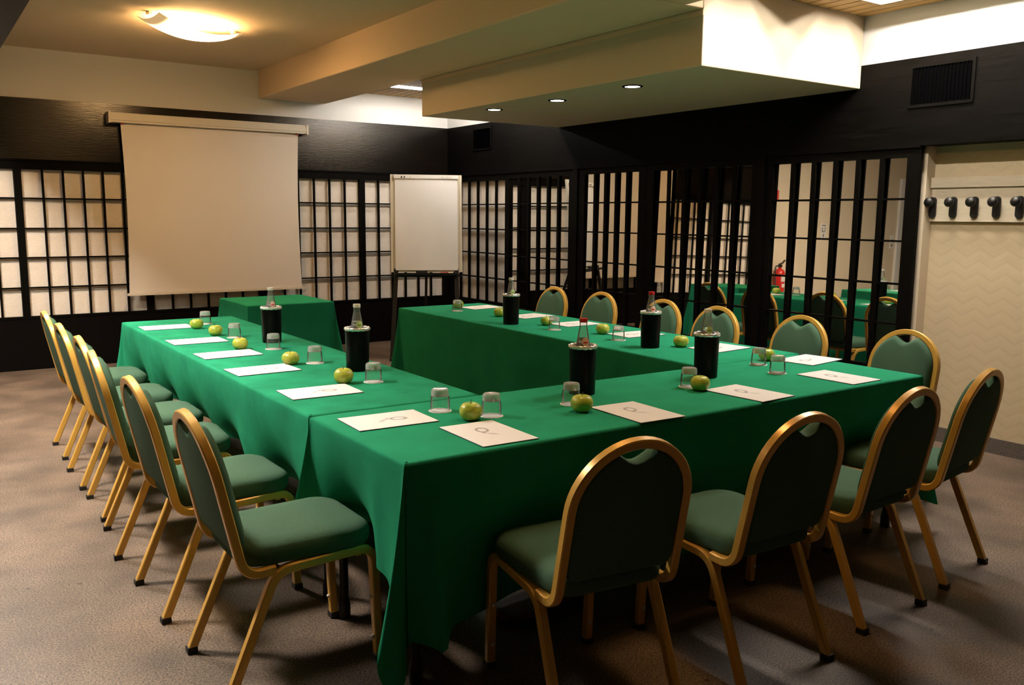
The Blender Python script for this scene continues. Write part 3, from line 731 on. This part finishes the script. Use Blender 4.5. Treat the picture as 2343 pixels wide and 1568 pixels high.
# ---------------------------------------------------------------- bottle coolers and bottles
def make_cooler():
    t = thing('bottle_cooler', 'x', 'bottle cooler')
    MB().lathe([(0.0505, 0.0), (0.0525, 0.002), (0.0545, 0.10), (0.0565, 0.186), (0.0565, 0.190), (0.051, 0.190), (0.049, 0.10), (0.047, 0.012), (0.0, 0.012)], 40, cap0=True).build('body', 'cooler', t, True, 40)
    n = 56; b = MB(); rings = []
    for k in range(15):
        a = 2*math.pi*k/14
        ring = []
        for i in range(n):
            th = 2*math.pi*i/n; wob = 1+0.38*math.cos(14*th)
            r = 0.0545+0.0050*math.cos(a)*wob; z = 0.197+0.0095*math.sin(a)*(0.85+0.15*math.cos(14*th+1))
            ring.append((r*math.cos(th), r*math.sin(th), z))
        rings.append(ring)
    b.loft(rings, False, False); b.build('rim_ring', 'chrome', t, True)
    return t
def make_bottle(lab, ink, capm):
    t = thing('water_bottle', 'x', 'bottle')
    outer = [(0.0, 0.002), (0.030, 0.0), (0.036, 0.006), (0.0365, 0.02), (0.0365, 0.145), (0.035, 0.165), (0.0285, 0.195), (0.0215, 0.235), (0.0165, 0.262), (0.0150, 0.272), (0.0160, 0.274), (0.0160, 0.281), (0.0145, 0.283), (0.0145, 0.290)]
    inner = [(0.0115, 0.290), (0.0115, 0.272), (0.0140, 0.262), (0.0190, 0.235), (0.0260, 0.195), (0.0325, 0.165), (0.034, 0.145), (0.034, 0.012), (0.0, 0.010)]
    MB().lathe([(max(r, 0.0003), z) for r, z in outer], 28).build('glass_body', 'thin_bottle', t, True, 60)
    MB().lathe([(max(r, 0.0003), z) for r, z in [(0.0, 0.0105), (0.0338, 0.0125), (0.0338, 0.145), (0.0323, 0.165), (0.0258, 0.195), (0.0215, 0.219), (0.0003, 0.219)]], 24).build('water', 'water', t, True, 60)
    MB().lathe([(0.0168, 0.284), (0.0172, 0.288), (0.0172, 0.297), (0.0160, 0.300), (0.0, 0.3005)], 20, cap0=True).build('cap', capm, t, True, 50)
    # label wrapped on the neck (towards local -y)
    b = MB(); rows = []
    for k in range(9):
        z = 0.187+0.036*k/8; rr = 0.0300+(0.0226-0.0300)*k/8+0.0014
        rr = 0.0302-(z-0.187)/0.04*0.0075+0.0012
        hw = 0.0165*math.sin(math.pi*(0.10+0.80*k/8))**0.8
        rows.append([(rr*math.sin(a), -rr*math.cos(a), z) for a in [hw/rr*(-1+2*j/8) for j in range(9)]])
    b.loft(rows, False, False, closed=False); l = b.build('neck_label', lab, t, True)
    b = MB(); rows = []
    for z in (0.2005, 0.2065):
        rr = 0.0302-(z-0.187)/0.04*0.0075+0.0016
        rows.append([(rr*math.sin(a), -rr*math.cos(a), z) for a in [0.0105/rr*(-1+2*j/8) for j in range(9)]])
    b.loft(rows, False, False, closed=False); b.build('label_print', ink, l, True)
    return t
COOL_ = [(0.530, 2.623, 'on the left table nearest the projection screen', 'label_pink', 'ink_red', 'cap_white', 'with a salmon neck label'),
         (0.554, 1.522, 'on the left table nearer the front table', 'label_green', 'ink_green', 'cap_white', 'with a pale green neck label'),
         (2.182, 2.618, 'on the right table nearest the flipchart', 'label_green', 'ink_green', 'cap_white', 'with a pale green neck label'),
         (2.245, 1.333, 'on the right table nearer the front table', 'label_pink', 'ink_red', 'red', 'with a salmon neck label'),
         (1.823, 0.523, 'on the right half of the front table', 'label_green', 'ink_green', 'cap_white', 'with a pale green neck label'),
         (1.100, 0.528, 'in the middle of the front table', 'label_pink', 'ink_red', 'red', 'with a red cap and salmon neck label')]
proto = make_cooler(); bp_ = {}
for i, (x, y, where, lab, ink, capm, desc) in enumerate(COOL_):
    o = proto if i == 0 else copy_tree(proto)
    o.location = (x, y, T); o.rotation_euler.z = i*0.4; tag(o, 'black bottle cooler with silver rim '+where, 'bottle cooler', 'black bottle coolers')
    key = (lab, capm)
    if key not in bp_: bt = bp_[key] = make_bottle(lab, ink, capm)
    else: bt = copy_tree(bp_[key])
    d = Vector((x, y, 0))-CAM; ang = math.atan2(d.y, d.x)-math.pi/2+R(24)
    bt.location = (x, y, T+0.0125); bt.rotation_euler.z = ang
    tag(bt, 'water bottle in the cooler '+where, 'bottle', 'water bottles in the coolers')

# ---------------------------------------------------------------- flipchart
pL, pR = Vector((2.925, 5.86, 0)), Vector((3.575, 5.53, 0))
ax = (pR-pL); wd = ax.length; rz = math.atan2(ax.y, ax.x)
t = thing('flipchart_easel', 'flipchart easel with blank paper pad standing behind the right table', 'flipchart', pL, rz)
LEAN = 0.11
def fl(x, z, y=0.0): return (x, y+LEAN*(z-0.9), z)
def slab(name, m, x0, x1, z0, z1, y0, y1, par):
    b = MB(); c = [fl(x0, z0, y0), fl(x1, z0, y0), fl(x1, z0, y1), fl(x0, z0, y1), fl(x0, z1, y0), fl(x1, z1, y0), fl(x1, z1, y1), fl(x0, z1, y1)]
    b.add(c, [(0,3,2,1),(4,5,6,7),(0,1,5,4),(1,2,6,5),(2,3,7,6),(3,0,4,7)]); return b.build(name, m, par)
bd = slab('board', 'flipboard', 0, wd, 0.895, 1.885, 0, 0.02, t)
slab('side_rail', 'flipboard', 0.0, 0.022, 0.895, 1.885, -0.008, 0, bd); slab('side_rail', 'flipboard', wd-0.022, wd, 0.895, 1.885, -0.008, 0, bd)
b = MB(); rows = []
for k in range(15):
    z = 0.915+0.955*k/14
    rows.append([fl(0.045+(wd-0.09)*i/12, z, -0.011-0.004*math.sin(i*0.5+1)*math.sin(k*0.45)) for i in range(13)])
b.loft(rows, False, False, closed=False); b.build('paper_pad', 'flippaper', t, True)
cb = slab('clamp_bar', 'label_white', 0.035, wd-0.035, 1.845, 1.883, -0.018, -0.001, t)
for x in (0.115, 0.145, 0.205, wd-0.20, wd-0.145, wd-0.115):
    o = slab('screw', 'vent' if x < 0.16 else 'casing', x-0.006, x+0.006, 1.853, 1.867, -0.0205, -0.018, cb)
tr = MB().box(0.05, wd-0.05, -0.075, 0.015, 0.868, 0.876).box(0.05, wd-0.05, -0.078, -0.072, 0.868, 0.892).build('pen_tray', 'blackmetal', t)
for x0, x1 in ((0.05, 0.0), (wd-0.06, wd-0.045)):
    MB().sweep([(x0, 0.012, 0.93), (x0, 0.0, 0.87), (x1, -0.16, 0.03)], [(-0.022, -0.012), (0.022, -0.012), (0.022, 0.012), (-0.022, 0.012)], (1, 0, 0)).build('leg', 'blackmetal', t)
    lg = t.children[-1]; MB().lathe([(0.028, 0), (0.028, 0.03), (0.018, 0.036)], 12, (x1, -0.165, 0), True, True).build('foot_cap', 'rubber', lg)
MB().sweep([(wd/2, 0.05, 1.3), (wd/2, 0.50, 0.01)], sq(0.014), (1, 0, 0)).build('leg', 'blackmetal', t)
box('leg_brace', 'blackmetal', 0.0, wd, 0.002, 0.02, 0.845, 0.868, parent=t)
MM = Matrix.Translation(pL) @ Matrix.Rotation(rz, 4, 'Z')
def lying(name, m, label, cat, x, ln, r, yy=-0.035):
    o = MB().sweep([(-ln/2, 0, r), (-ln/2+0.004, 0, r), (ln/2-0.004, 0, r), (ln/2, 0, r)], circ(r, 12), (0, 1, 0)).build(name, m, None, True, 40)
    o.location = MM @ Vector((x, yy, 0.876)); o.rotation_euler.z = rz; return tag(o, label, cat)
mk = lying('marker_pen', 'red', 'red marker pen lying on the flipchart tray', 'marker', wd-0.165, 0.135, 0.009)
c = MB().sweep([(0.0675, 0, 0.009), (0.018, 0, 0.009)], circ(0.0096, 12), (0, 1, 0)).build('cap', 'label_pink', mk, True, 40)
o = MB().box(-0.055, 0.055, -0.022, 0.022, 0, 0.026).box(-0.057, 0.057, -0.024, 0.024, 0.012, 0.034).build('board_eraser', 'rubber'); o.location = MM @ Vector((wd-0.42, -0.032, 0.876)); o.rotation_euler.z = rz
tag(o, 'black board eraser lying on the flipchart tray', 'eraser')

# ---------------------------------------------------------------- things on the aisle wall, seen in the mirror
t = thing('fire_extinguisher', 'red fire extinguisher on the aisle wall, seen in the mirror', 'fire extinguisher', (-1.79, YB-0.10, 0.29))
MB().lathe([(0.0, 0.0), (0.070, 0.004), (0.076, 0.02), (0.076, 0.40), (0.068, 0.44), (0.045, 0.468), (0.022, 0.478), (0.022, 0.50), (0.0, 0.50)], 28).build('cylinder', 'extred', t, True, 50)
vl = MB().box(-0.02, 0.02, -0.025, 0.02, 0.50, 0.535).build('valve', 'blackmetal', t)
MB().sweep([(0, 0.02, 0.535), (0.01, -0.05, 0.56), (0.03, -0.10, 0.60)], sq(0.010), (1, 0, 0)).build('handle', 'rubber', t)
MB().sweep(fillet([(0.02, 0, 0.515), (0.11, -0.01, 0.52), (0.105, -0.02, 0.25), (0.09, -0.02, 0.12)], 0.05), circ(0.010, 8), (0, 1, 0)).build('hose', 'rubber', t, True)
b = MB()
for z0, z1, a0, a1 in ((0.30, 0.38, -150, -60), (0.22, 0.27, -150, -70), (0.03, 0.12, -165, -90)):
    rows = [[(0.0766*math.cos(R(a0+(a1-a0)*j/8)), 0.0766*math.sin(R(a0+(a1-a0)*j/8)), z) for j in range(9)] for z in (z0, z1)]
    b.loft(rows, False, False, closed=False)
b.build('label', 'label_white', t, True)
box('wall_bracket', 'blackmetal', -0.02, 0.02, 0.07, 0.088, 0.30, 0.42, parent=t); t.scale = (1.15, 1.15, 1.15)
t = thing('fire_sign', 'red sign with white extinguisher symbol high on the aisle wall', 'sign', (-1.69, YB+0.004, 1.935))
box('plate', 'red', -0.075, 0.075, -0.006, 0, 0, 0.15, parent=t)
MB().box(-0.022, 0.022, -0.0075, -0.006, 0.02, 0.105).box(-0.010, 0.010, -0.0075, -0.006, 0.105, 0.125).box(-0.035, -0.010, -0.0075, -0.006, 0.116, 0.126).build('symbol', 'label_white', t)
t = thing('wall_notice', 'small pale notice with dark symbols on the aisle wall', 'sign', (-2.98, YB+0.004, 1.42))
box('plate', 'label_white', -0.07, 0.07, -0.005, 0, -0.10, 0.17, parent=t)
MB().box(-0.055, 0.055, -0.0065, -0.005, 0.135, 0.15).box(-0.045, -0.03, -0.0065, -0.005, 0.04, 0.12).box(0.02, 0.04, -0.0065, -0.005, 0.03, 0.11).box(-0.03, 0.03, -0.0065, -0.005, 0.03, 0.045).box(-0.02, 0.01, -0.0065, -0.005, -0.05, 0.0).build('symbols', 'ink_dark', t)
d = MB().box(-5.24, -5.12, YB-0.035, YB+0.005, 0, 2.46).box(-6.26, -6.14, YB-0.035, YB+0.005, 0, 2.46).box(-6.14, -5.24, YB-0.035, YB+0.005, 2.36, 2.46).build('door_1', 'white'); struct(d, 'white framed door in the aisle')
dl = MB().box(-6.14, -5.24, YB-0.012, YB+0.005, 0, 2.36).build('door_leaf', 'plaster', d)
MB().sweep([(-5.32, YB-0.012, 1.03), (-5.32, YB-0.06, 1.03), (-5.44, YB-0.06, 1.03)], circ(0.011, 8), (0, 0, 1)).build('door_handle', 'chrome', dl)
t = thing('wall_switch', 'small switch plate with two dark buttons on the aisle wall beside the door', 'switch', (-5.0, YB+0.004, 1.30))
box('plate', 'label_white', -0.05, 0.05, -0.008, 0, -0.10, 0.14, parent=t)
for z in (-0.04, 0.05): box('button', 'ink_dark', -0.025, 0.025, -0.012, -0.008, z-0.015, z+0.015, parent=t)
